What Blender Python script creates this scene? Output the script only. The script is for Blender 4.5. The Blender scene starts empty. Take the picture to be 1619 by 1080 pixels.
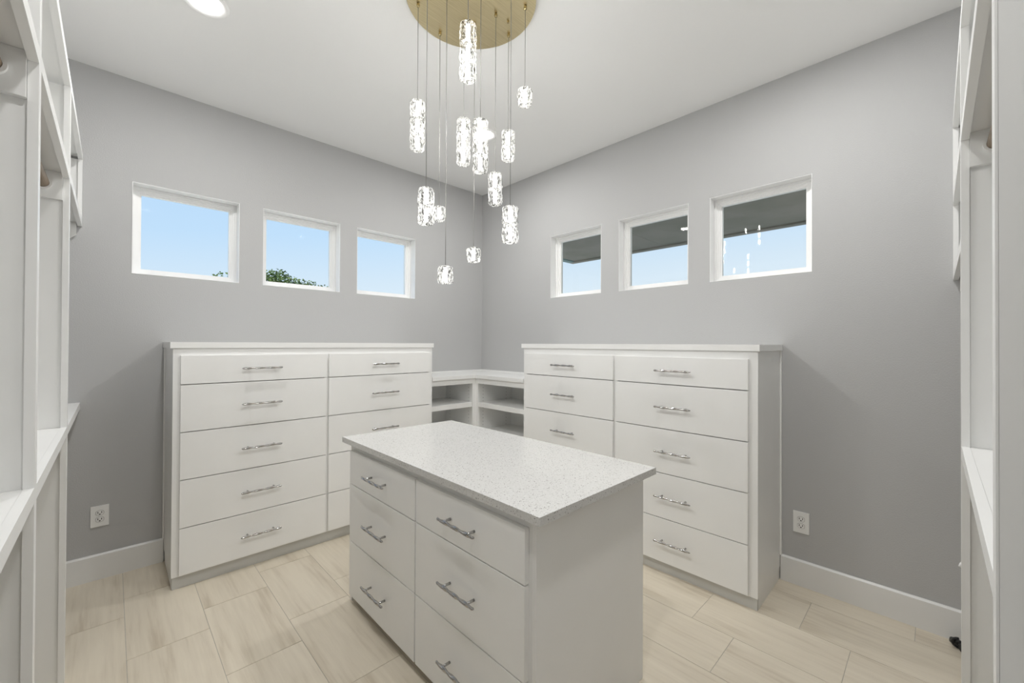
import bpy, bmesh, math, random
from mathutils import Vector, Matrix
random.seed(7)
S = bpy.context.scene
COL = S.collection

# ------------------------------------------------------------------ camera
H = 1.41
FPX, YAW, PIT, ROLL = 650.936, 0.8003007, 0.00616543, -0.00457659
cam_d = bpy.data.cameras.new('camera'); cam = bpy.data.objects.new('camera', cam_d); COL.objects.link(cam)
_r = Vector((math.sin(YAW), -math.cos(YAW), 0)); _f = Vector((math.cos(YAW), math.sin(YAW), 0)); _d = Vector((0, 0, -1))
_f2 = _f*math.cos(PIT) - _d*math.sin(PIT); _d2 = _d*math.cos(PIT) + _f*math.sin(PIT)
_r3 = _r*math.cos(ROLL) + _d2*math.sin(ROLL); _d3 = _d2*math.cos(ROLL) - _r*math.sin(ROLL)
mw = Matrix.Identity(4)
for i in range(3):
    mw[i][0] = _r3[i]; mw[i][1] = -_d3[i]; mw[i][2] = -_f2[i]
mw[2][3] = H
cam.matrix_world = mw
cam_d.sensor_width = 36; cam_d.lens = 36*FPX/1619; cam_d.clip_start = 0.01; cam_d.clip_end = 300
S.camera = cam

# ------------------------------------------------------------------ colour management
vs = S.view_settings
vs.view_transform = 'Standard'; vs.look = 'None'; vs.exposure = 0.0; vs.gamma = 1.0; vs.use_curve_mapping = False

# ------------------------------------------------------------------ world sky, sun
W = bpy.data.worlds.new('sky'); S.world = W; W.use_nodes = True
nt = W.node_tree; nt.nodes.clear()
out = nt.nodes.new('ShaderNodeOutputWorld'); bg = nt.nodes.new('ShaderNodeBackground')
tc = nt.nodes.new('ShaderNodeTexCoord'); sx = nt.nodes.new('ShaderNodeSeparateXYZ'); rp = nt.nodes.new('ShaderNodeValToRGB')
nt.links.new(tc.outputs['Generated'], sx.inputs[0]); az = nt.nodes.new('ShaderNodeMath'); az.operation = 'MULTIPLY_ADD'; az.inputs[1].default_value = -.10   # paler toward +x
nt.links.new(sx.outputs['X'], az.inputs[0]); nt.links.new(sx.outputs['Z'], az.inputs[2]); nt.links.new(az.outputs[0], rp.inputs[0])
nt.links.new(rp.outputs[0], bg.inputs[0]); nt.links.new(bg.outputs[0], out.inputs[0])
cr = rp.color_ramp
cr.elements[0].position = 0.0; cr.elements[0].color = (0.76, 0.84, 0.91, 1)
cr.elements[1].position = 1.0; cr.elements[1].color = (0.22, 0.44, 0.86, 1)
e = cr.elements.new(0.09); e.color = (0.655, 0.775, 0.90, 1)
e = cr.elements.new(0.20); e.color = (0.52, 0.705, 0.92, 1)
bg.inputs['Strength'].default_value = 1.1
sun_d = bpy.data.lights.new('sun', 'SUN'); sun_d.energy = 6.0; sun_d.angle = math.radians(1); sun_d.color = (1, .95, .86)
sun = bpy.data.objects.new('sun', sun_d); COL.objects.link(sun); sun.rotation_euler = (math.radians(48), 0, math.radians(-62)); sun.location = (-4, -4, 9)
CAN_POWER = 11.4
CRYSTAL_EMIT = .62
LED_EMIT = 86.0
try:
    S.cycles.max_bounces = 16; S.cycles.diffuse_bounces = 8; S.cycles.transparent_max_bounces = 16
except Exception: pass

# ------------------------------------------------------------------ helpers
ORG = {}
def bm_box(bm, a, b):
    x0, x1 = sorted((a[0], b[0])); y0, y1 = sorted((a[1], b[1])); z0, z1 = sorted((a[2], b[2]))
    v = [bm.verts.new(p) for p in ((x0,y0,z0),(x1,y0,z0),(x1,y1,z0),(x0,y1,z0),(x0,y0,z1),(x1,y0,z1),(x1,y1,z1),(x0,y1,z1))]
    fs = [bm.faces.new([v[i] for i in q]) for q in ((3,2,1,0),(4,5,6,7),(0,1,5,4),(1,2,6,5),(2,3,7,6),(3,0,4,7))]
    return v, fs
def boxes(*bs, bevel=0.0):
    bm = bmesh.new()
    for a, b in bs: bm_box(bm, a, b)
    if bevel: bmesh.ops.bevel(bm, geom=bm.edges[:], offset=bevel, segments=2, profile=.7, affect='EDGES')
    return bm
def bm_tube(bm, p, q, r, n=12, cap=True):
    p, q = Vector(p), Vector(q); d = (q-p).normalized()
    u = d.orthogonal().normalized(); w = d.cross(u)
    rings = []
    for c in (p, q):
        rings.append([bm.verts.new(c + r*(math.cos(2*math.pi*k/n)*u + math.sin(2*math.pi*k/n)*w)) for k in range(n)])
    for k in range(n):
        bm.faces.new((rings[0][k], rings[0][(k+1) % n], rings[1][(k+1) % n], rings[1][k]))
    if cap:
        bm.faces.new(rings[0][::-1]); bm.faces.new(rings[1])
def bm_lathe(bm, prof, c=(0,0,0), n=32, close=False):
    rings = []
    for r, z in prof:
        if r < 1e-6: rings.append([bm.verts.new((c[0], c[1], c[2]+z))])
        else: rings.append([bm.verts.new((c[0]+r*math.cos(2*math.pi*k/n), c[1]+r*math.sin(2*math.pi*k/n), c[2]+z)) for k in range(n)])
    pairs = list(zip(rings, rings[1:])) + ([(rings[-1], rings[0])] if close else [])
    for a, b in pairs:
        for k in range(n):
            if len(a) == 1 and len(b) == 1: continue
            if len(a) == 1: bm.faces.new((a[0], b[(k+1) % n], b[k]))
            elif len(b) == 1: bm.faces.new((a[k], a[(k+1) % n], b[0]))
            else: bm.faces.new((a[k], a[(k+1) % n], b[(k+1) % n], b[k]))
def bm_path(bm, pts, rad, n=8):
    pts = [Vector(p) for p in pts]; rings = []
    up = None
    for i, p in enumerate(pts):
        t = (pts[min(i+1, len(pts)-1)] - pts[max(i-1, 0)]).normalized()
        u = t.orthogonal().normalized() if up is None else (up - up.dot(t)*t).normalized()
        up = u; w = t.cross(u); r = rad[i] if isinstance(rad, (list, tuple)) else rad
        rings.append([bm.verts.new(p + r*(math.cos(2*math.pi*k/n)*u + math.sin(2*math.pi*k/n)*w)) for k in range(n)])
    for a, b in zip(rings, rings[1:]):
        for k in range(n): bm.faces.new((a[k], a[(k+1) % n], b[(k+1) % n], b[k]))
    bm.faces.new(rings[0][::-1]); bm.faces.new(rings[-1])
def bm_prism(bm, poly, axis, a, b):
    def P(u, v, w): return (w, u, v) if axis == 0 else ((u, w, v) if axis == 1 else (u, v, w))
    A = [bm.verts.new(P(u, v, a)) for u, v in poly]; B = [bm.verts.new(P(u, v, b)) for u, v in poly]
    n = len(poly)
    bm.faces.new(A[::-1]); bm.faces.new(B)
    for k in range(n): bm.faces.new((A[k], A[(k+1) % n], B[(k+1) % n], B[k]))
def tag(o, label=None, cat=None, group=None, kind=None):
    if label: o['label'] = label
    if cat: o['category'] = cat
    if group: o['group'] = group
    if kind: o['kind'] = kind
    return o
def link(name, data, org, parent=None):
    o = bpy.data.objects.new(name, data); COL.objects.link(o)
    org = Vector(org); ORG[o.name] = org
    if parent is not None:
        o.parent = parent; o.location = org - ORG[parent.name]
    else: o.location = org
    return o
def empty(name, loc): 
    o = link(name, None, loc); o.empty_display_size = .1; return o
def mesh(name, bm, mat, parent=None, smooth=False, base=False):
    """verts are in world coordinates; origin goes to the box centre (or base centre)"""
    bmesh.ops.recalc_face_normals(bm, faces=bm.faces[:])
    mn = [min(v.co[i] for v in bm.verts) for i in range(3)]; mx = [max(v.co[i] for v in bm.verts) for i in range(3)]
    c = Vector([(a+b)/2 for a, b in zip(mn, mx)])
    if base: c.z = mn[2]
    for v in bm.verts: v.co -= c
    me = bpy.data.meshes.new(name); bm.to_mesh(me); bm.free(); me.materials.append(mat)
    if smooth:
        for p in me.polygons: p.use_smooth = True
    return link(name, me, c, parent)

# ------------------------------------------------------------------ materials
def mat(name, col, rough=.5, metal=0.0, spec=.5, emit=None, es=0.0):
    m = bpy.data.materials.new(name); m.use_nodes = True
    b = m.node_tree.nodes['Principled BSDF']
    b.inputs['Base Color'].default_value = (*col, 1); b.inputs['Roughness'].default_value = rough
    b.inputs['Metallic'].default_value = metal; b.inputs['Specular IOR Level'].default_value = spec
    if emit: b.inputs['Emission Color'].default_value = (*emit, 1); b.inputs['Emission Strength'].default_value = es
    return m
def N(m, t, **kw):
    n = m.node_tree.nodes.new(t)
    for k, v in kw.items(): setattr(n, k, v)
    return n
def L(m, a, b): m.node_tree.links.new(a, b)
def bsdf(m): return m.node_tree.nodes['Principled BSDF']
def add_bump(m, scale, strength, dist=.002, detail=3):
    tcn = N(m, 'ShaderNodeTexCoord'); nz = N(m, 'ShaderNodeTexNoise'); bp = N(m, 'ShaderNodeBump')
    nz.inputs['Scale'].default_value = scale; nz.inputs['Detail'].default_value = detail
    bp.inputs['Strength'].default_value = strength; bp.inputs['Distance'].default_value = dist
    L(m, tcn.outputs['Object'], nz.inputs['Vector']); L(m, nz.outputs['Fac'], bp.inputs['Height']); L(m, bp.outputs[0], bsdf(m).inputs['Normal'])
    return m
def add_tint(m, c0, c1, scale, stretch=(1,1,1), detail=3, coord='Object'):
    tcn = N(m, 'ShaderNodeTexCoord'); mp = N(m, 'ShaderNodeMapping'); nz = N(m, 'ShaderNodeTexNoise'); r = N(m, 'ShaderNodeValToRGB')
    mp.inputs['Scale'].default_value = stretch; nz.inputs['Scale'].default_value = scale; nz.inputs['Detail'].default_value = detail
    r.color_ramp.elements[0].position = .35; r.color_ramp.elements[1].position = .65
    r.color_ramp.elements[0].color = (*c0, 1); r.color_ramp.elements[1].color = (*c1, 1)
    L(m, tcn.outputs[coord], mp.inputs[0]); L(m, mp.outputs[0], nz.inputs['Vector']); L(m, nz.outputs['Fac'], r.inputs[0]); L(m, r.outputs[0], bsdf(m).inputs['Base Color'])
    return m
M = {}
M['wall'] = add_bump(mat('wall_paint', (.495, .496, .496), .75, spec=.3), 150, .28, .003, 2)
M['ceiling'] = add_bump(mat('ceiling_paint', (.85, .85, .845), .85, spec=.2), 90, .12, .002)
M['trim'] = add_tint(mat('trim_paint', (.80, .80, .79), .35), (.79, .79, .78), (.81, .81, .80), 4)
M['cab'] = add_tint(mat('cabinet_paint', (.89, .89, .88), .32, spec=.45), (.88, .88, .87), (.90, .90, .89), 3)
M['shelf'] = add_tint(mat('shelf_paint', (.85, .852, .842), .36, spec=.45), (.84, .842, .832), (.86, .862, .852), 3)
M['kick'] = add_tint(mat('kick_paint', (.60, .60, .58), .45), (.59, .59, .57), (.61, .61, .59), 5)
M['vinyl'] = add_tint(mat('window_vinyl', (.91, .91, .905), .35), (.90, .90, .895), (.92, .92, .915), 6)
M['grout'] = add_tint(mat('grout', (.50, .47, .41), .9), (.47, .44, .38), (.53, .50, .44), 30)
M['plate'] = add_tint(mat('outlet_plastic', (.86, .86, .85), .3), (.85, .85, .84), (.87, .87, .86), 9)
M['gap'] = add_tint(mat('outlet_gap', (.35, .34, .33), .6), (.33, .32, .31), (.37, .36, .35), 9)
M['slot'] = add_tint(mat('slot_dark', (.03, .03, .03), .6), (.02, .02, .02), (.04, .04, .04), 9)
M['iron'] = add_bump(mat('wrought_iron', (.012, .012, .013), .42), 60, .2)
M['rod'] = add_tint(mat('bronze_rod', (.25, .18, .12), .4, metal=.6), (.22, .16, .10), (.30, .22, .15), 8)
M['lens'] = mat('lamp_lens', (.9, .9, .9), .4, emit=(1, .985, .96), es=14)
M['cup'] = mat('rod_cup', (.85, .85, .84), .3)
# chrome
M['chrome'] = add_bump(mat('chrome', (.47, .465, .46), .12, metal=1.0), 120, .05)
# brass canopy, brushed
m = mat('brushed_brass', (.62, .52, .30), .36, metal=1.0); M['brass'] = m
add_tint(m, (.66, .555, .33), (.76, .65, .41), 3, (2, 90, 2)); 
M['brass_dark'] = add_tint(mat('brass_fitting', (.5, .4, .2), .25, metal=1.0), (.45, .36, .17), (.55, .45, .24), 20)
M['wire'] = add_tint(mat('steel_wire', (.24, .235, .225), .45), (.22, .215, .205), (.27, .265, .25), 12)
# glass
g = bpy.data.materials.new('window_glass'); g.use_nodes = True; n_ = g.node_tree; n_.nodes.clear()
o_ = n_.nodes.new('ShaderNodeOutputMaterial'); mx_ = n_.nodes.new('ShaderNodeMixShader'); tr = n_.nodes.new('ShaderNodeBsdfTransparent'); gl = n_.nodes.new('ShaderNodeBsdfGlossy'); fr = n_.nodes.new('ShaderNodeFresnel')
fr.inputs[0].default_value = 1.25; gl.inputs['Roughness'].default_value = 0.01; tr.inputs[0].default_value = (.97, .985, .98, 1)
n_.links.new(fr.outputs[0], mx_.inputs[0]); n_.links.new(tr.outputs[0], mx_.inputs[1]); n_.links.new(gl.outputs[0], mx_.inputs[2]); n_.links.new(mx_.outputs[0], o_.inputs[0])
M['glass'] = g
g2 = g.copy(); g2.name = 'low_reflect_window_glass'; [n for n in g2.node_tree.nodes if n.type == 'FRESNEL'][0].inputs[0].default_value = 1.03; M['glass_low_reflect'] = g2  # left panes: index lowered so lamps hardly mirror in them
# lit crystal: clear ribbed glass, its sparkle put in as patterned emission; an LED rod in each block
m = bpy.data.materials.new('lit_crystal'); m.use_nodes = True; M['crystal'] = m
m.node_tree.nodes.remove(bsdf(m)); mo = m.node_tree.nodes['Material Output']
tcn = N(m, 'ShaderNodeTexCoord'); mp = N(m, 'ShaderNodeMapping'); mp.inputs['Scale'].default_value = (1, 1, .38)
oi = N(m, 'ShaderNodeObjectInfo'); va = N(m, 'ShaderNodeVectorMath', operation='ADD'); vm = N(m, 'ShaderNodeVectorMath', operation='SCALE'); vm.inputs['Scale'].default_value = 7.0
L(m, oi.outputs['Location'], vm.inputs[0]); L(m, tcn.outputs['Object'], va.inputs[0]); L(m, vm.outputs[0], va.inputs[1]); L(m, va.outputs[0], mp.inputs[0])
vo = N(m, 'ShaderNodeTexNoise'); vo.inputs['Scale'].default_value = 85; vo.inputs['Detail'].default_value = 3; vo.inputs['Distortion'].default_value = 1.6
L(m, mp.outputs[0], vo.inputs['Vector'])
r = N(m, 'ShaderNodeValToRGB'); r.color_ramp.elements[0].position = .47; r.color_ramp.elements[0].color = (.0, .0, .0, 1); r.color_ramp.elements[1].position = .56; r.color_ramp.elements[1].color = (1, 1, 1, 1)
L(m, vo.outputs['Fac'], r.inputs[0])
em = N(m, 'ShaderNodeEmission'); em.inputs['Color'].default_value = (1, .985, .955, 1)
ml = N(m, 'ShaderNodeMath', operation='MULTIPLY'); ml.inputs[1].default_value = CRYSTAL_EMIT
L(m, r.outputs[0], ml.inputs[0]); L(m, ml.outputs[0], em.inputs['Strength'])
tr2 = N(m, 'ShaderNodeBsdfTransparent'); tr2.inputs[0].default_value = (.93, .93, .92, 1)
tt = N(m, 'ShaderNodeValToRGB'); tt.color_ramp.elements[0].position = .36; tt.color_ramp.elements[0].color = (.62, .62, .60, 1); tt.color_ramp.elements[1].position = .50; tt.color_ramp.elements[1].color = (.96, .96, .95, 1)
L(m, vo.outputs['Fac'], tt.inputs[0]); L(m, tt.outputs[0], tr2.inputs[0])
ad = N(m, 'ShaderNodeAddShader'); L(m, tr2.outputs[0], ad.inputs[0]); L(m, em.outputs[0], ad.inputs[1]); L(m, ad.outputs[0], mo.inputs['Surface'])
M['core'] = mat('led_rod', (.9, .9, .9), .4, emit=(1, .992, .975), es=LED_EMIT)
# floor tile: wood-look porcelain, grain along Y, each tile its own
m = mat('wood_look_tile', (.72, .66, .55), .33, spec=.45); M['tile'] = m; b = bsdf(m)
tcn = N(m, 'ShaderNodeTexCoord'); oi = N(m, 'ShaderNodeObjectInfo'); mul = N(m, 'ShaderNodeMath', operation='MULTIPLY'); mul.inputs[1].default_value = 37.0
cmb = N(m, 'ShaderNodeCombineXYZ'); va = N(m, 'ShaderNodeVectorMath', operation='ADD'); mp = N(m, 'ShaderNodeMapping'); mp.inputs['Scale'].default_value = (1, .055, 1)
L(m, oi.outputs['Random'], mul.inputs[0]); L(m, mul.outputs[0], cmb.inputs[0]); L(m, mul.outputs[0], cmb.inputs[1]); L(m, tcn.outputs['Object'], va.inputs[0]); L(m, cmb.outputs[0], va.inputs[1]); L(m, va.outputs[0], mp.inputs[0])
n1 = N(m, 'ShaderNodeTexNoise'); n1.inputs['Scale'].default_value = 42; n1.inputs['Detail'].default_value = 5; n1.inputs['Roughness'].default_value = .6
n2 = N(m, 'ShaderNodeTexNoise'); n2.inputs['Scale'].default_value = 9; n2.inputs['Detail'].default_value = 3
mp2 = N(m, 'ShaderNodeMapping'); mp2.inputs['Scale'].default_value = (1, .16, 1)
L(m, va.outputs[0], mp2.inputs[0]); L(m, mp.outputs[0], n1.inputs['Vector']); L(m, mp2.outputs[0], n2.inputs['Vector'])
av = N(m, 'ShaderNodeMath', operation='MULTIPLY_ADD'); av.inputs[1].default_value = .45; hm = N(m, 'ShaderNodeMath', operation='MULTIPLY'); hm.inputs[1].default_value = .55
L(m, n2.outputs['Fac'], hm.inputs[0]); L(m, n1.outputs['Fac'], av.inputs[0]); L(m, hm.outputs[0], av.inputs[2])
r = N(m, 'ShaderNodeValToRGB'); r.color_ramp.elements[0].position = .34; r.color_ramp.elements[0].color = (.565, .49, .38, 1); r.color_ramp.elements[1].position = .60; r.color_ramp.elements[1].color = (.76, .69, .57, 1)
e = r.color_ramp.elements.new(.47); e.color = (.70, .63, .515, 1)
L(m, av.outputs[0], r.inputs[0]); L(m, r.outputs[0], b.inputs['Base Color'])
# quartz
m = mat('speckled_quartz', (.75, .74, .72), .10, spec=.5); M['quartz'] = m; b = bsdf(m)
tcn = N(m, 'ShaderNodeTexCoord'); v1 = N(m, 'ShaderNodeTexVoronoi'); v1.inputs['Scale'].default_value = 330
L(m, tcn.outputs['Object'], v1.inputs['Vector'])
bw = N(m, 'ShaderNodeSeparateColor'); L(m, v1.outputs['Color'], bw.inputs[0])
r1 = N(m, 'ShaderNodeValToRGB'); r1.color_ramp.interpolation = 'CONSTANT'
r1.color_ramp.elements[0].position = 0; r1.color_ramp.elements[0].color = (.20, .19, .18, 1); r1.color_ramp.elements[1].position = .018; r1.color_ramp.elements[1].color = (.50, .49, .475, 1)
for p, c in ((.06, (.62, .615, .60)), (.16, (.675, .67, .655)), (.6, (.695, .69, .675)), (.9, (.725, .72, .705))):
    e = r1.color_ramp.elements.new(p); e.color = (*c, 1)
L(m, bw.outputs[0], r1.inputs[0]); L(m, r1.outputs[0], b.inputs['Base Color'])
# outside
M['soffit'] = add_tint(mat('soffit_board', (.21, .215, .185), .8, spec=.2), (.23, .225, .19), (.30, .275, .245), 1.5)
M['fascia'] = add_tint(mat('fascia_board', (.15, .21, .21), .7), (.16, .26, .26), (.20, .30, .30), 2)
M['leaf'] = add_tint(mat('leaf', (.10, .18, .05), .55), (.04, .08, .018), (.12, .18, .05), 2.5)
M['bark'] = add_tint(mat('bark', (.14, .11, .08), .9), (.10, .08, .06), (.18, .15, .11), 14)
M['soil'] = add_tint(mat('dry_gravel', (.45, .42, .34), .95), (.52, .50, .42), (.62, .58, .50), .6)

# ------------------------------------------------------------------ room shell
D1, D2, ZC = 2.916, 3.480, 3.045
X0, Y0 = -.512, -.437
T = .16
WX = [(.081, .650), (.797, 1.366), (1.509, 2.081)]          # openings in the wall facing -y
WY = [(1.943, 2.497), (1.219, 1.778), (.501, 1.075)]        # openings in the wall facing -x (corner outwards)
WZ = (1.838, 2.413)

def wall_open(name, axis, near, far, u0, u1, opens, label, zt=ZC):
    bm = bmesh.new(); us = sorted({u0, u1, *[v for o in opens for v in o]}); zs = [0, WZ[0], WZ[1], zt] if opens else [0, zt]
    def P(u, z, d): return (u, d, z) if axis == 1 else (d, u, z)
    cache = {}
    def V(u, z, d):
        k = (u, z, d)
        if k not in cache: cache[k] = bm.verts.new(P(u, z, d))
        return cache[k]
    def hole(i, j):
        if i < 0 or j < 0 or i >= len(us)-1 or j >= len(zs)-1: return True
        return bool(opens) and j == 1 and any(abs(us[i]-a) < 1e-6 for a, b in opens)
    for i in range(len(us)-1):
        for j in range(len(zs)-1):
            if hole(i, j): continue
            a, b2, c, d = us[i], us[i+1], zs[j], zs[j+1]
            for dd in (near, far): bm.faces.new((V(a,c,dd), V(b2,c,dd), V(b2,d,dd), V(a,d,dd)))
            if hole(i-1, j): bm.faces.new((V(a,c,near), V(a,d,near), V(a,d,far), V(a,c,far)))
            if hole(i+1, j): bm.faces.new((V(b2,c,near), V(b2,d,near), V(b2,d,far), V(b2,c,far)))
            if hole(i, j-1): bm.faces.new((V(a,c,near), V(b2,c,near), V(b2,c,far), V(a,c,far)))
            if hole(i, j+1): bm.faces.new((V(a,d,near), V(b2,d,near), V(b2,d,far), V(a,d,far)))
    return tag(mesh(name, bm, M['wall']), label, 'wall', kind='structure')
wall_open('wall_back', 1, D2, D2+T, X0-T, D1+T, WX, 'light grey painted wall left of the corner with three square windows')
wall_open('wall_right', 0, D1, D1+T, Y0-T, D2, WY, 'light grey painted wall right of the corner with three square windows')
wall_open('wall_left', 0, X0, X0-T, Y0-T, D2, [], 'grey painted wall behind the left closet shelving')
wall_open('wall_front', 1, Y0, Y0-T, X0, D1, [], 'grey painted wall behind the right closet shelving')
tag(mesh('ceiling', boxes(((X0-T, Y0-T, ZC), (D1+T, D2+T, ZC+.12))), M['ceiling']), 'plain pale grey flat ceiling', 'ceiling', kind='structure')
floor = tag(mesh('floor', boxes(((X0-T, Y0-T, -.10), (D1+T, D2+T, -.0015))), M['grout']), 'beige wood-look porcelain tile floor laid in a third-offset pattern', 'floor', kind='structure')
# tiles
RW, TL, J = .30033, .60343, .0013
tile_me = None
def make_tile_mesh(w, l):
    bm = boxes(((-w/2, -l/2, -.009), (w/2, l/2, 0)))
    me = bpy.data.meshes.new('tile'); bm.to_mesh(me); bm.free(); me.materials.append(M['tile']); return me
for k in range(-2, 10):
    xa = .0555 + k*RW; xb = xa + RW
    y0 = .0733 + (9-k)*.40357
    y0 -= math.ceil((y0 - Y0)/TL)*TL
    xa2, xb2 = max(xa, X0+.002), min(xb, D1-.002)
    if xb2 - xa2 < .02: continue
    y = y0
    while y < D2:
        ya2, yb2 = max(y, Y0+.002), min(y+TL, D2-.002)
        if yb2 - ya2 > .02:
            w, l = xb2-xa2-2*J, yb2-ya2-2*J
            if abs(w-(RW-2*J)) < 1e-4 and abs(l-(TL-2*J)) < 1e-4:
                if tile_me is None: tile_me = make_tile_mesh(RW-2*J, TL-2*J)
                me = tile_me
            else: me = make_tile_mesh(w, l)
            link('tile', me, ((xa2+xb2)/2, (ya2+yb2)/2, 0), floor)
        y += TL
# baseboards
def baseboard(name, axis, d, sgn, u0, u1, label):
    h, t = .150, .016
    poly = [(d, 0), (d, h), (d - sgn*t*.45, h), (d - sgn*t, h-.008), (d - sgn*t, 0)]
    bm = bmesh.new()
    if axis == 1: bm_prism(bm, poly, 0, u0, u1)
    else: bm_prism(bm, poly, 1, u0, u1)
    return tag(mesh(name, bm, M['trim']), label, 'baseboard', kind='structure')
baseboard('baseboard_back', 1, D2-.0005, 1, X0+.02, .2455, 'white baseboard along the wall left of the left dresser')
baseboard('baseboard_right', 0, D1-.0005, 1, Y0+.02, .6555, 'white baseboard along the wall right of the right dresser')

# ------------------------------------------------------------------ windows
def window(n, axis, d, u0, u1, label, lit_return, setback, low_reflect=False):
    z0, z1 = WZ
    uc = (u0+u1)/2
    root = empty('window_%d' % n, (uc, d+setback, z0) if axis == 1 else (d+setback, uc, z0)); tag(root, label, 'window', kind='structure')
    def B(ua, ub, za, zb, da, db): return ((ua, d+da, za), (ub, d+db, zb)) if axis == 1 else ((d+da, ua, za), (d+db, ub, zb))
    def ring(name, i0, i1, da, db, mt, par, bev=.0015):
        a0, a1, b0, b1 = u0+i0, u1-i0, z0+i0, z1-i0; w = i1-i0
        return mesh(name, boxes(B(a0, a1, b0, b0+w, da, db), B(a0, a1, b1-w, b1, da, db), B(a0, a0+w, b0+w, b1-w, da, db), B(a1-w, a1, b0+w, b1-w, da, db)), mt, par)
    e = .001
    if lit_return:
        ring('lit_return_skin', e, .004, .001, setback-.004, M['vinyl'], root)  # white skin added over the wall returns to imitate daylight on them
    f = ring('frame', e, .017, setback, setback+.05, M['vinyl'], root)
    ring('frame_stop', .017, .027, setback+.010, setback+.05, M['vinyl'], f)
    s = ring('sash', .027, .038, setback+.016, setback+.05, M['vinyl'], root)
    ring('glazing_bead', .038, .047, setback+.022, setback+.05, M['vinyl'], s)
    mesh('pane', boxes(B(u0+.046, u1-.046, z0+.046, z1-.046, setback+.033, setback+.037)), M['glass_low_reflect'] if low_reflect else M['glass'], root)
    return root
nm = ['far-left square white window showing a leafy twig at lower right', 'middle window of the left wall with a green treetop along its bottom', 'left-wall window nearest the room corner with clear blue sky']
for i, (a, b2) in enumerate(WX): window(i+1, 1, D2, a, b2, nm[i], True, .086, True)
nm = ['right-wall window nearest the room corner showing the end of a dark patio roof', 'middle window of the right wall half filled by a dark patio roof', 'far-right window with chandelier lights reflected under the dark patio roof']
for i, (a, b2) in enumerate(WY): window(i+4, 0, D1, a, b2, nm[i], True, .076)

# ------------------------------------------------------------------ handles
def handle_mesh(length, axis, out):
    """twisted bar pull: bar along axis (unit vec), standing off along out; origin on drawer face"""
    bm = bmesh.new(); ax, ou = Vector(axis), Vector(out); up = ax.cross(ou)
    n, seg = 16, 60; so = .036; rings = []
    for i in range(seg+1):
        t = i/seg; s = (t-.5)*length; tw = t*math.pi*3.5
        end = min(1.0, min(t, 1-t)*seg/1.6) ** .5 if min(t, 1-t) > 0 else .35
        a, b2 = .0074*end, .0072*end
        ring = []
        for k in range(n):
            th = 2*math.pi*k/n; cth, sth = math.cos(th), math.sin(th)
            sq = 1/(abs(cth)**3.2 + abs(sth)**3.2)**(1/3.2); p, q = a*sq*cth*.95, b2*sq*sth*.66
            ring.append(bm.verts.new(ax*s + ou*so + ou*(p*math.cos(tw)-q*math.sin(tw)) + up*(p*math.sin(tw)+q*math.cos(tw))))
        rings.append(ring)
    for A, B2 in zip(rings, rings[1:]):
        for k in range(n): bm.faces.new((A[k], A[(k+1) % n], B2[(k+1) % n], B2[k]))
    bm.faces.new(rings[0][::-1]); bm.faces.new(rings[-1])
    for s in (-.072, .072): bm_tube(bm, ax*s, ax*s + ou*so, .0052, 12)
    bmesh.ops.recalc_face_normals(bm, faces=bm.faces[:])
    me = bpy.data.meshes.new('handle'); bm.to_mesh(me); bm.free(); me.materials.append(M['chrome'])
    for p in me.polygons: p.use_smooth = True
    return me
HL = .226
h_back = handle_mesh(HL, (1, 0, 0), (0, -1, 0))
h_right = handle_mesh(HL, (0, 1, 0), (-1, 0, 0))
h_isl_n = handle_mesh(HL, (0, 1, 0), (-1, 0, 0))

def drawer(root, axis, face, u0, u1, z0, z1, hm, th=.020, hz=None):
    g_ = .0024
    if axis == 1: bm = boxes(((u0, face-th, z0+g_), (u1, face-.0008, z1-g_)), bevel=.0012)
    else: bm = boxes(((face-th, u0, z0+g_), (face-.0008, u1, z1-g_)), bevel=.0012)
    dr = mesh('drawer', bm, M['cab'], root)
    uc, zc = (u0+u1)/2, (z0+z1)/2 if hz is None else hz
    link('handle', hm, (uc, face-th, zc) if axis == 1 else (face-th, uc, zc), dr)

# ------------------------------------------------------------------ left dresser (on wall_back)
ZR = [1.337, 1.168, .895, .622, .347, .078]
FL = 3.019
r = tag(empty('dresser', (1.11, 3.24, 0)), 'tall white ten-drawer dresser left of the corner, showing its left side panel', 'dresser', 'tall white dressers')
xa, xb = .2475, 1.974
mesh('carcass', boxes(((xa, FL+.019, .075), (xa+.019, D2-.002, 1.376)), ((xb-.019, FL+.019, .075), (xb, D2-.002, 1.376)), ((xa+.019, D2-.012, .075), (xb-.019, D2-.002, 1.376)), ((xa+.019, FL+.019, .075), (xb-.019, D2-.012, .094)), ((xa+.004, FL+.030, 0), (xa+.019, D2-.002, .075)), ((xb-.019, FL+.030, 0), (xb-.004, D2-.002, .075))), M['cab'], r)
mesh('face_frame', boxes(((xa, FL, .070), (xa+.038, FL+.019, 1.376)), ((xb-.038, FL, .070), (xb, FL+.019, 1.376)), ((1.079, FL, .070), (1.117, FL+.019, 1.376)), ((xa+.038, FL, 1.325), (1.079, FL+.019, 1.376)), ((1.117, FL, 1.325), (xb-.038, FL+.019, 1.376)), ((xa+.038, FL, .070), (1.079, FL+.019, .090)), ((1.117, FL, .070), (xb-.038, FL+.019, .090))), M['cab'], r)
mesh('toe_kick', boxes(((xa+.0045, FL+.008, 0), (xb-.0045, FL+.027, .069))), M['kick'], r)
mesh('top', boxes(((xa-.013, FL-.010, 1.377), (xb+.010, D2-.002, 1.413)), bevel=.0015), M['cab'], r)
mesh('scribe_strip', boxes(((xa-.008, D2-.022, .152), (xa-.0005, D2-.002, 1.376))), M['cab'], r)
for j in range(5):
    drawer(r, 1, FL, .281, 1.090, ZR[j+1], ZR[j], h_back)
    drawer(r, 1, FL, 1.106, 1.940, ZR[j+1], ZR[j], h_back)
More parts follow.
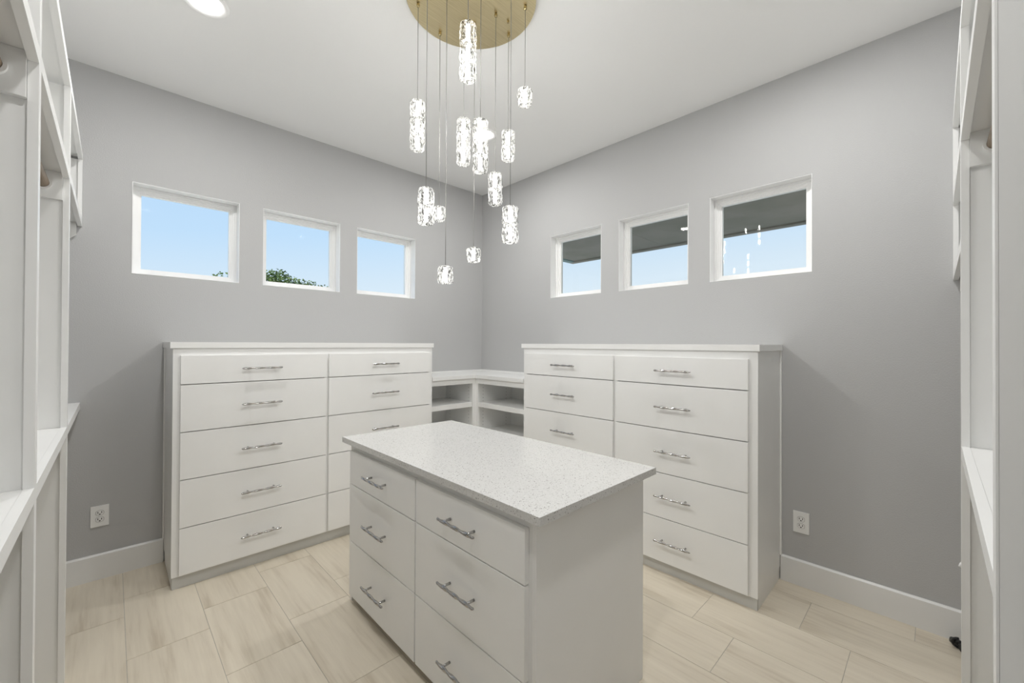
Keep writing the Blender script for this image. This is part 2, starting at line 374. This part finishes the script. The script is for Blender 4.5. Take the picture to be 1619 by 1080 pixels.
# ------------------------------------------------------------------ right dresser (on wall_right)
FR = 2.455
r = tag(empty('dresser', (2.68, 1.52, 0)), 'tall white ten-drawer dresser right of the corner, showing its right side panel', 'dresser', 'tall white dressers')
ya, yb = .6575, 2.385
mesh('carcass', boxes(((FR+.019, ya, .075), (D1-.002, ya+.019, 1.376)), ((FR+.019, yb-.019, .075), (D1-.002, yb, 1.376)), ((D1-.012, ya+.019, .075), (D1-.002, yb-.019, 1.376)), ((FR+.019, ya+.019, .075), (D1-.012, yb-.019, .094)), ((FR+.030, ya+.004, 0), (D1-.002, ya+.019, .075)), ((FR+.030, yb-.019, 0), (D1-.002, yb-.004, .075))), M['cab'], r)
mesh('face_frame', boxes(((FR, ya, .066), (FR+.019, ya+.052, 1.376)), ((FR, yb-.038, .066), (FR+.019, yb, 1.376)), ((FR, 1.497, .066), (FR+.019, 1.536, 1.376)), ((FR, ya+.052, 1.325), (FR+.019, 1.497, 1.376)), ((FR, 1.536, 1.325), (FR+.019, yb-.038, 1.376)), ((FR, ya+.052, .066), (FR+.019, 1.497, .09)), ((FR, 1.536, .066), (FR+.019, yb-.038, .09))), M['cab'], r)
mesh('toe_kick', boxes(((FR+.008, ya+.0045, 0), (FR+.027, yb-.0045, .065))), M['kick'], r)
mesh('top', boxes(((FR-.010, ya-.010, 1.377), (D1-.002, yb+.022, 1.413)), bevel=.0015), M['cab'], r)
mesh('scribe_strip', boxes(((D1-.022, ya-.008, .152), (D1-.002, ya-.0005, 1.376))), M['cab'], r)
ZR2 = [1.337, 1.166, .892, .619, .343, .072]
for j in range(5):
    drawer(r, 0, FR, 1.527, 2.352, ZR2[j+1], ZR2[j], h_right)
    drawer(r, 0, FR, .700, 1.506, ZR2[j+1], ZR2[j], h_right)

# ------------------------------------------------------------------ corner shelf unit
r = tag(empty('corner_shelf', (2.68, 3.24, 0)), 'low white L-shaped corner shelf unit between the two dressers', 'shelf')
CX, CY, CT = 2.462, 3.026, 1.120           # inner corner of the L, top height
cx0, cy0 = 1.976, 2.387
bm = bmesh.new()
o = .014
bm_prism(bm, [(cx0, CY-o), (CX-o, CY-o), (CX-o, cy0), (D1-.002, cy0), (D1-.002, D2-.002), (cx0, D2-.002)], 2, CT-.032, CT)
mesh('top', bm, M['shelf'], r)
mesh('back_strip', boxes(((cx0, D2-.012, CT+.0005), (D1-.012, D2-.002, CT+.012))), M['shelf'], r)
mesh('back_strip', boxes(((D1-.012, cy0, CT+.0005), (D1-.002, D2-.002, CT+.012))), M['shelf'], r)
zt = CT-.0325
mesh('corner_stile', boxes(((CX-.036, CY, 0), (CX+.019, CY+.019, zt)), ((CX, CY-.036, 0), (CX+.019, CY, zt))), M['shelf'], r)
mesh('rail', boxes(((cx0, CY, zt-.048), (CX-.036, CY+.019, zt))), M['shelf'], r)
mesh('rail', boxes(((CX, cy0, zt-.048), (CX+.019, CY-.036, zt))), M['shelf'], r)
pa = mesh('side_panel', boxes(((CX-.027, CY+.020, .02), (CX-.009, D2-.014, zt))), M['shelf'], r)
pb = mesh('side_panel', boxes(((CX+.020, CY-.027, .02), (D1-.014, CY-.009, zt))), M['shelf'], r)
mesh('back_panel', boxes(((cx0, D2-.013, .02), (CX-.009, D2-.003, zt))), M['shelf'], r)
mesh('back_panel', boxes(((D1-.013, cy0, .02), (D1-.003, CY-.009, zt))), M['shelf'], r)
for z in (.862, .600, .340, .090):
    mesh('shelf', boxes(((cx0, CY+.004, z-.040), (CX-.040, CY+.022, z)), ((cx0, CY+.022, z-.019), (CX-.028, D2-.015, z))), M['shelf'], r)
    mesh('shelf', boxes(((CX+.004, cy0, z-.040), (CX+.022, CY-.040, z)), ((CX+.022, cy0, z-.019), (D1-.015, CY-.028, z))), M['shelf'], r)
def pegs(par, axis):
    bm = bmesh.new()
    for dd in (.07, .37):
        z = .42
        while z < 1.03:
            if axis == 0: bm_tube(bm, (CX-.0274, CY+dd, z), (CX-.0268, CY+dd, z), .0030, 6)
            else: bm_tube(bm, (CX+dd, CY-.0274, z), (CX+dd, CY-.0268, z), .0030, 6)
            z += .032
    tag(mesh('peg_holes', bm, M['slot'], par), kind='stuff')
pegs(pa, 0); pegs(pb, 1)

# ------------------------------------------------------------------ island
r = tag(empty('island', (1.286, 1.558, 0)), 'white island cabinet with six drawers and speckled quartz top in the room centre', 'island')
IX0, IX1, IY0, IY1 = .951, 1.620, .866, 2.251
mesh('countertop', boxes(((.9185, .8245, .8632), (1.653, 2.292, .892)), bevel=.0015), M['quartz'], r)
mesh('end_panel', boxes(((IX0, IY0, 0), (IX1, IY0+.019, .8628)), bevel=.0006), M['cab'], r)
mesh('end_panel', boxes(((IX0, IY1-.019, 0), (IX1, IY1, .8628)), bevel=.0006), M['cab'], r)
mesh('back_panel', boxes(((IX1-.016, IY0+.0195, 0), (IX1-.001, IY1-.0195, .8628))), M['cab'], r)
mesh('carcass', boxes(((IX0+.019, IY0+.0195, .095), (IX1-.017, IY1-.0195, .113)), ((IX0+.02, 1.547, .113), (IX1-.017, 1.565, .86))), M['cab'], r)
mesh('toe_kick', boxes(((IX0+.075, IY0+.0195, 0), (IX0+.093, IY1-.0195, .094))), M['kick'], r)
mesh('face_frame', boxes(((IX0, IY0+.0195, .09), (IX0+.018, IY0+.045, .8628)), ((IX0, IY1-.045, .09), (IX0+.018, IY1-.0195, .8628)), ((IX0, 1.53, .09), (IX0+.018, 1.57, .8628)), ((IX0, IY0+.045, .81), (IX0+.018, 1.53, .8628)), ((IX0, 1.57, .81), (IX0+.018, IY1-.045, .8628)), ((IX0, IY0+.045, .09), (IX0+.018, 1.53, .11)), ((IX0, 1.57, .09), (IX0+.018, IY1-.045, .11))), M['cab'], r)
ZI = [.832, .651, .345, .050]
for j in range(3):
    drawer(r, 0, IX0, .8975, 1.541, ZI[j+1], ZI[j], h_isl_n)
    drawer(r, 0, IX0, 1.551, 2.2175, ZI[j+1], ZI[j], h_isl_n)

# ------------------------------------------------------------------ closet shelving
def closet(name, label, f, unit_axis, front, u0, uw, stiles, shelves, cubby_low, depth, wall_u, low_last, z_low, flush_end=False):
    """unit_axis 1: runs along Y with front plane x=front facing +x; unit_axis 0: runs along X, front plane y=front facing +y.
    stiles: start u of each 38 mm face stile (first is the unit end)."""
    back = front - depth
    def B(d0, d1, ua, ub, za, zb): return ((d0, ua, za), (d1, ub, zb)) if unit_axis == 1 else ((ua, d0, za), (ub, d1, zb))
    root = empty(name, B(back, back, u0, u0, 0, 0)[0]); tag(root, label, 'shelving')
    FF = .019
    ztop, zmid = shelves
    for s in stiles:
        s0 = s+.0004 if (flush_end and s == stiles[0]) else s+.0095
        fe = flush_end and s == stiles[0]
        pn = mesh('partition', boxes(B(back+.002, front-(.0035 if fe else FF+.0003), s0 - (.0004 if fe else 0), s+.0285, 0, ztop+.0)), M['shelf'], root)
        mesh('stile', boxes(B(front-(.0033 if fe else FF), front, s, s+.038, 0, ztop), bevel=.0006), M['shelf'], root)
    bays = [(a, b) for a, b in zip(stiles, stiles[1:] + [None])]
    # shelves are cut at the partitions; the top shelf runs over them
    mesh('shelf', boxes(B(back+.002, front-FF-.0003, u0, wall_u-.002, ztop+.017, ztop+.036)), M['shelf'], root)
    mesh('shelf_nosing', boxes(B(front-FF, front, u0, wall_u-.002, ztop+.0003, ztop+.038), bevel=.0008), M['shelf'], root)
    for a, b in bays:
        last = b is None
        ua, ub = a+.0285, (wall_u-.002 if last else b+.0095)
        na, nb = a+.0382, (wall_u-.002 if last else b-.0002)
        zs = [zmid] + ([z_low] if (not last or low_last) else []) + (cubby_low if last else [])
        for z in zs:
            mesh('shelf', boxes(B(back+.002, front-FF-.0003, ua+.0005, ub-.0005, z+.018, z+.037)), M['shelf'], root)
            mesh('shelf_nosing', boxes(B(front-FF, front, na, nb, z, z+.038), bevel=.0008), M['shelf'], root)
        zl = min(cubby_low) if (last and cubby_low) else zmid
        # cleats
        if not last:
            for cu0, cu1 in ((ua+.0005, ua+.0185), (ub-.0185, ub-.0005)):
                cl = mesh('cleat', boxes(B(back+.004, front-FF-.0006, cu0, cu1, zmid-.093, zmid+.0175), bevel=.0012), M['shelf'], root)
                mesh('cleat', boxes(B(back+.004, front-FF-.0006, cu0, cu1, z_low-.060, z_low+.0175), bevel=.0012), M['shelf'], root)
            # rod with cups
            rd, rz = front-.074, zmid-.035
            bm = bmesh.new()
            p0 = B(rd, rd, ua+.021, 0, rz, 0)[0]; p1 = B(rd, rd, ub-.021, 0, rz, 0)[0]
            bm_tube(bm, p0, p1, .0195, 20)
            rod = mesh('hanging_rod', bm, M['rod'], root, smooth=False)
            for cu0, cu1 in ((ua+.019, ua+.031), (ub-.031, ub-.019)):
                bm = bmesh.new()
                n = 20; arcs = []
                for rr, cu in ((.0275, cu0), (.0275, cu1), (.0203, cu1), (.0203, cu0)):
                    ring = []
                    for k in range(n+1):
                        th = math.pi*(-1.12 + 1.24*k/n)
                        dd, zz = rd + rr*math.cos(th), rz + rr*math.sin(th)
                        ring.append(bm.verts.new((dd, cu, zz) if unit_axis == 1 else (cu, dd, zz)))
                    arcs.append(ring)
                for q in range(4):
                    A, B2 = arcs[q], arcs[(q+1) % 4]
                    for k in range(n): bm.faces.new((A[k], A[k+1], B2[k+1], B2[k]))
                bm.faces.new([x[0] for x in arcs]); bm.faces.new([x[-1] for x in arcs][::-1])
                mesh('rod_cup', bm, M['cup'], rod)
        else:
            # stile and panel on the wall above, clipped cleats under the lowest cubby shelf
            mesh('stile', boxes(B(front-FF, front-.0002, wall_u-.026, wall_u-.002, zl+.0385, ztop), bevel=.0008), M['shelf'], root)
            mesh('partition', boxes(B(back+.002, front-FF-.0003, wall_u-.014, wall_u-.002, zl+.0375, ztop+.0)), M['shelf'], root)
            for cu0, cu1 in ((ua+.0005, ua+.0185), (wall_u-.0205, wall_u-.0025)):
                bm = bmesh.new(); fd = front-FF-.004
                poly = [(back+.004, zl+.0175), (fd, zl+.0175), (fd, zl-.055), (fd-.055, zl-.105), (back+.004, zl-.105)]
                bm_prism(bm, poly, 1 if unit_axis == 1 else 0, cu0, cu1)
                mesh('cleat', bm, M['shelf'], root)
            if low_last:
                mesh('cleat', boxes(B(back+.004, front-FF-.020, ua+.0005, ua+.0185, z_low-.060, z_low+.0175), bevel=.0012), M['shelf'], root)
                mesh('cleat', boxes(B(back+.004, front-FF-.020, wall_u-.0205, wall_u-.0025, z_low-.030, z_low+.0175), bevel=.0012), M['shelf'], root)
    return root
closet('closet_shelving', 'tall white open closet shelving with hanging rods along the left edge', None, 1, -.132, .545, None, [.545, 1.515, 2.502], (2.470, 2.085), [], .376, D2, True, 1.020)
closet('closet_shelving', 'tall white open closet shelving with hanging rod along the right edge', None, 0, -.057, .880, None, [.880, 1.992], (2.455, 2.082), [1.728], .376, D1, False, 1.045, True)

# ------------------------------------------------------------------ outlets
def outlet(axis, d, uc, zc, label):
    root = tag(empty('wall_outlet', (uc, d, zc-.062) if axis == 1 else (d, uc, zc-.062)), label, 'outlet', 'white duplex outlets')
    def B(ua, ub, za, zb, da, db): return ((uc+ua, d-da, zc+za), (uc+ub, d-db, zc+zb)) if axis == 1 else ((d-da, uc+ua, zc+za), (d-db, uc+ub, zc+zb))
    mesh('cover_plate', boxes(B(-.0395, .0395, -.062, .062, .0005, .006), bevel=.002), M['plate'], root)
    for s in (-1, 1):
        bm = bmesh.new(); poly = []
        for k in range(24):
            th = 2*math.pi*k/24; poly.append((max(-.0165, min(.0165, .0185*math.cos(th)))+uc, .0145*math.sin(th)+zc+s*.0195))
        bm_prism(bm, poly, axis, d-.0062, d-.0085)
        rc = mesh('receptacle', bm, M['plate'], root)
        bm = bmesh.new(); bm_prism(bm, [((u-uc)*1.10+uc, (z-zc-s*.0195)*1.12+zc+s*.0195) for u, z in poly], axis, d-.0060, d-.00635); mesh('receptacle_gap', bm, M['gap'], rc)
        for (a0, a1, b0, b1) in ((-.0095, -.0062, -.002, .0085), (.0062, .0095, -.002, .0085), (-.0032, .0032, -.0105, -.0045)):
            mesh('slot', boxes(B(a0, a1, s*.0195+b0, s*.0195+b1, .0084, .0091)), M['slot'], rc)
    mesh('plate_screw', boxes(B(-.002, .002, -.002, .002, .0062, .0075)), M['vinyl'], root)
outlet(1, D2, -.046, .373, 'white duplex wall outlet low on the wall beside the left dresser')
outlet(0, D1, .554, .369, 'white duplex wall outlet low on the wall beside the right dresser')

# ------------------------------------------------------------------ recessed ceiling lights
def can_light(x, y, label):
    root = tag(empty('recessed_light', (x, y, ZC)), label, 'ceiling light', 'recessed ceiling lights')
    bm = bmesh.new(); bm_lathe(bm, [(.096, -.0005), (.0955, -.004), (.091, -.0085), (.086, -.0090), (.0615, -.0012), (.0612, -.0005)], (x, y, ZC), 48, True)
    mesh('trim_ring', bm, M['vinyl'], root, smooth=True)
    bm = bmesh.new(); bm_lathe(bm, [(0, -.0006), (.0608, -.0006), (.0608, -.0030), (.055, -.0052), (.035, -.0064), (0, -.0068)], (x, y, ZC), 40)
    mesh('lens', bm, M['lens'], root, smooth=True)
    ld = bpy.data.lights.new('lamp', 'AREA'); ld.shape = 'DISK'; ld.size = .118; ld.energy = CAN_POWER; ld.color = (1, .992, .98)
    lo = bpy.data.objects.new('lamp', ld); COL.objects.link(lo); lo.parent = root; lo.location = (0, 0, -.012)
can_light(.31, 2.443, 'round recessed ceiling light cut by the top edge at left')
can_light(2.07, 2.455, 'recessed ceiling light near the room corner behind the pendants')
can_light(.31, .44, 'unseen recessed light added above the camera corner for room light')  # added out of view to light the room, position assumed
can_light(2.07, .44, 'unseen recessed light added above the right dresser end for room light')  # second unseen lamp added for room light, position assumed

# ------------------------------------------------------------------ chandelier
CHX, CHY = 1.205, 1.5255
ch = tag(empty('chandelier', (CHX, CHY, ZC)), 'round brass chandelier with twelve hanging lit crystal pendants over the island', 'chandelier')
bm = bmesh.new(); bm_lathe(bm, [(0, -.001), (.300, -.001), (.3042, -.004), (.3042, -.025), (.3025, -.027), (0, -.027)], (CHX, CHY, ZC), 96)
canopy = mesh('canopy', bm, M['brass'], ch)
for sx_, sy_ in ((.195, -.045), (-.195, .045)):
    bm = bmesh.new(); bm_lathe(bm, [(0, 0), (.005, 0), (.005, -.010), (.004, -.012), (0, -.012)], (CHX+sx_, CHY+sy_, ZC-.0272), 12)
    mesh('canopy_screw', bm, M['brass_dark'], canopy)
PEND = [(1.025,1.703,2.569,2.307,3),(0.918,1.455,2.055,1.890,2),(1.202,1.782,2.122,2.034,1),(1.085,1.555,1.766,1.679,1),(1.011,1.302,2.709,2.443,3),(1.235,1.622,2.532,2.279,3),(1.144,1.383,2.398,2.146,3),(1.306,1.627,1.900,1.816,1),(1.327,1.490,2.248,2.074,2),(1.462,1.542,2.523,2.346,2),(1.180,1.230,1.987,1.822,2),(1.397,1.359,2.637,2.526,1)]
RING = [None, .256, None, .127, .256, .127, .127, .127, None, None, .256, None]
for i, (px, py, zt_, zb_, nmod) in enumerate(PEND):
    p = Vector((px, py))
    if RING[i]:                      # slide along the line of sight until the wire leaves the canopy on its ring of holes
        c = Vector((CHX, CHY)); best = None
        for k in range(-200, 201):
            s = 1 + k*.001
            dlt = abs((p*s - c).length - RING[i])
            if best is None or dlt + abs(k)*1e-5 < best[0]: best = (dlt + abs(k)*1e-5, s)
        s = best[1]; p = p*s; zt_ = H + (zt_-H)*s; zb_ = H + (zb_-H)*s
    x, y = p
    dep = x*_f.x + y*_f.y           # measured ends are the near top rim and the far bottom rim
    zt_ = H + (zt_-H)*(dep-.028)/dep; zb_ = H + (zb_-H)*(dep+.028)/dep
    bm = bmesh.new(); bm_lathe(bm, [(0, 0), (.006, 0), (.007, -.004), (.0085, -.010), (.007, -.016), (.003, -.019), (0, -.019)], (x, y, ZC-.0272), 14)
    mesh('cord_grip', bm, M['brass_dark'], canopy, smooth=True)
    bm = bmesh.new(); bm_tube(bm, (x, y, zt_+.006), (x, y, ZC-.045), .0015, 6)
    mesh('wire', bm, M['wire'], ch, smooth=True)
    bm = bmesh.new(); bm_lathe(bm, [(0, zt_+.007), (.006, zt_+.007), (.010, zt_+.001), (.010, zt_-.004), (.0022, zt_-.006), (.0022, zb_+.02), (0, zb_+.02)], (x, y, 0), 12)
    pd = mesh('pendant', bm, M['wire'], ch)
    hm_ = (zt_-zb_)/nmod
    for q in range(nmod):
        za = zt_ - q*hm_; zb2 = za - hm_ + .0015
        bm = bmesh.new(); n, seg = 40, 14; R0 = .0335; rings = []
        rng = random.Random(i*10+q); ph = [rng.uniform(0, 6.28) for _ in range(8)]
        prof = []
        for k in range(seg+1):
            t = k/seg; z = za + (zb2-za)*t
            edge = min(t, 1-t)*hm_
            rr = R0 - .006*max(0, 1-edge/.009)**2 + .0012*math.sin(t*math.pi*2+ph[0])
            prof.append((rr, z, edge))
        for rr, z, edge in prof:
            ring = []
            for k in range(n):
                th = 2*math.pi*k/n
                w = .0011*math.sin(5*th+ph[1]+z*90) + .0010*math.sin(9*th+ph[2]-z*160) + .0009*math.sin(14*th+ph[3]+z*55)
                ring.append(bm.verts.new((x+(rr+w)*math.cos(th), y+(rr+w)*math.sin(th), z)))
            rings.append(ring)
        for a, b2 in zip(rings, rings[1:]):
            for k in range(n): bm.faces.new((a[k], a[(k+1) % n], b2[(k+1) % n], b2[k]))
        # dished ends
        for ring, zz, dz in ((rings[0], za, -.006), (rings[-1], zb2, .006)):
            inner = [bm.verts.new((x+(v.co.x-x)*.55, y+(v.co.y-y)*.55, zz+dz)) for v in ring]
            for k in range(n): bm.faces.new((ring[k], ring[(k+1) % n], inner[(k+1) % n], inner[k]))
            bm.faces.new(inner)
        mesh('crystal', bm, M['crystal'], pd, smooth=True)
        bm = bmesh.new(); bm_tube(bm, (x, y, za-.012), (x, y, zb2+.013), .008, 12)
        mesh('led_rod', bm, M['core'], pd)

# ------------------------------------------------------------------ small things by the right shelving
bm = bmesh.new()
def spiral(c, r0, r1, a0, a1, n=28):
    return [(c[0]+ (r0+(r1-r0)*k/n)*math.cos(a0+(a1-a0)*k/n), c[1] + (r0+(r1-r0)*k/n)*math.sin(a0+(a1-a0)*k/n)) for k in range(n+1)]
ix = 2.80
bm_path(bm, [(2.868, -.048, .010), (2.86, -.052, .024), (2.845, -.060, .030), (2.83, -.075, .028), (2.81, -.11, .030), (2.80, -.16, .032), (2.80, -.22, .030), (2.80, -.30, .026)], [.008, .011, .012, .011, .011, .011, .011, .009], 10)
root = tag(empty('iron_stand', (2.80, -.15, 0)), 'black wrought-iron scroll foot on the floor behind the right shelving', 'stand')
mesh('foot_bar', bm, M['iron'], root, smooth=True)
for cy_, rr, cx_ in ((-.072, .024, 2.838), (-.098, .026, 2.80), (-.165, .022, 2.80)):
    pts = [(cx_-.012, p[0], max(.006, p[1])) for p in spiral((cy_, .030), rr, .005, math.pi*.5, -math.pi*2.6)]; bm = bmesh.new()
    bm_path(bm, pts, .0055, 8); mesh('scroll', bm, M['iron'], root, smooth=True)
bm = bmesh.new(); bm_path(bm, [(2.80, -.30, .026), (2.80, -.305, .2), (2.80, -.305, .42)], .008, 8); mesh('post', bm, M['iron'], root, smooth=True)
bm = bmesh.new(); bm_lathe(bm, [(0, 0), (.014, 0), (.016, .010), (.010, .022), (0, .026)], (2.80, -.305, .42), 14); mesh('finial', bm, M['iron'], root, smooth=True)
root = tag(empty('wall_hook', (2.03, -.075, .66)), 'tiny white plastic hook on the right shelving partition', 'hook')
mesh('hook_plate', boxes(((2.0305, -.110, .665), (2.0345, -.068, .725)), bevel=.001), M['plate'], root)
bm = bmesh.new(); bm_path(bm, [(2.0345, -.085, .705), (2.046, -.078, .700), (2.056, -.066, .690), (2.058, -.058, .676), (2.052, -.055, .668)], .0045, 8); mesh('hook_prong', bm, M['plate'], root, smooth=True)

# ------------------------------------------------------------------ outside: patio roof, ground, tree
tag(mesh('ground', boxes(((-30, -30, -.6), (60, 60, -.45))), M['soil']), 'flat pale gravel ground outside the house', 'ground', kind='structure')
r = tag(empty('patio_roof', (5.0, 1.0, -.45)), 'dark grey flat patio roof seen through the right-hand windows', 'roof')
PX, PY, PZ = 6.43, 4.93, 2.975
for ya, yb in ((-4.0, -.6), (-.6, 3.03), (3.03, PY-.12)):
    mesh('soffit_panel', boxes(((D1+T+.02, ya+.003, PZ+.02), (PX-.12, yb-.003, PZ+.05))), M['soffit'], r)
mesh('fascia', boxes(((PX-.12, -4.0, PZ), (PX, PY, PZ+.30))), M['soffit'], r)
mesh('fascia', boxes(((D1+T+.02, PY-.12, PZ), (PX-.1205, PY, PZ+.30))), M['fascia'], r)
mesh('roof_deck', boxes(((D1+T+.02, -4.0, PZ+.051), (PX-.121, PY-.121, PZ+.30))), M['soffit'], r)
for yy in (.55, -3.8):
    mesh('post', boxes(((PX-.17, yy-.08, -.449), (PX-.01, yy+.08, PZ-.001))), M['fascia'], r)

tr_ = tag(empty('tree', (4.2, 16.3, -.45)), 'green leafy tree whose top shows in the left-hand windows', 'tree')
bm = bmesh.new(); bm_path(bm, [(4.2, 16.3, -.5), (4.25, 16.3, .6), (4.15, 16.25, 1.5), (4.3, 16.3, 2.4)], [.22, .18, .15, .10], 10); mesh('trunk', bm, M['bark'], tr_, smooth=True)
CL = [(2.50, 16.0, 3.42, .30, 46), (2.2, 16.1, 2.9, .6, 170), (3.85, 16.0, 3.45, .48, 420), (4.15, 16.1, 3.55, .46, 420), (4.55, 16.2, 3.42, .44, 330), (4.95, 15.9, 3.30, .42, 230), (5.25, 16.0, 3.42, .30, 90), (5.45, 16.1, 3.2, .36, 130), (5.76, 16.0, 3.42, .22, 46), (6.3, 16.1, 2.9, .45, 150), (6.98, 16.0, 3.06, .26, 50), (3.2, 16.2, 3.0, .55, 220), (4.2, 16.3, 2.7, .9, 500), (5.3, 16.2, 2.6, .7, 260), (3.1, 16.2, 2.3, .6, 200)]
for cx_, cy_, cz_, rr, cnt in CL:
    bm = bmesh.new(); bm_path(bm, [(4.22, 16.3, 1.8), ((4.22+cx_)/2, (16.3+cy_)/2, (1.9+cz_)/2-.05), (cx_, cy_, cz_-.02)], [.06, .035, .012], 6); mesh('branch', bm, M['bark'], tr_, smooth=True)
bm = bmesh.new(); rng = random.Random(3)
for cx_, cy_, cz_, rr, cnt in CL:
    for k in range(cnt):
        while True:
            v = Vector((rng.uniform(-1, 1), rng.uniform(-1, 1), rng.uniform(-1, 1)))
            if v.length < 1: break
        c = Vector((cx_, cy_, cz_)) + v*rr
        l, w = rng.uniform(.07, .13), rng.uniform(.025, .045)
        a = Vector((rng.uniform(-1, 1), rng.uniform(-1, 1), rng.uniform(-.6, 1))).normalized(); s = a.orthogonal().normalized()
        s = (Matrix.Rotation(rng.uniform(0, 6.28), 3, a) @ s); nn = a.cross(s)*.012
        pts = [c-a*l*.5, c+s*w+nn, c+a*l*.5, c-s*w+nn]
        vv = [bm.verts.new(q) for q in pts]
        bm.faces.new((vv[0], vv[1], vv[2])); bm.faces.new((vv[0], vv[2], vv[3]))
tag(mesh('foliage', bm, M['leaf'], tr_), kind='stuff')
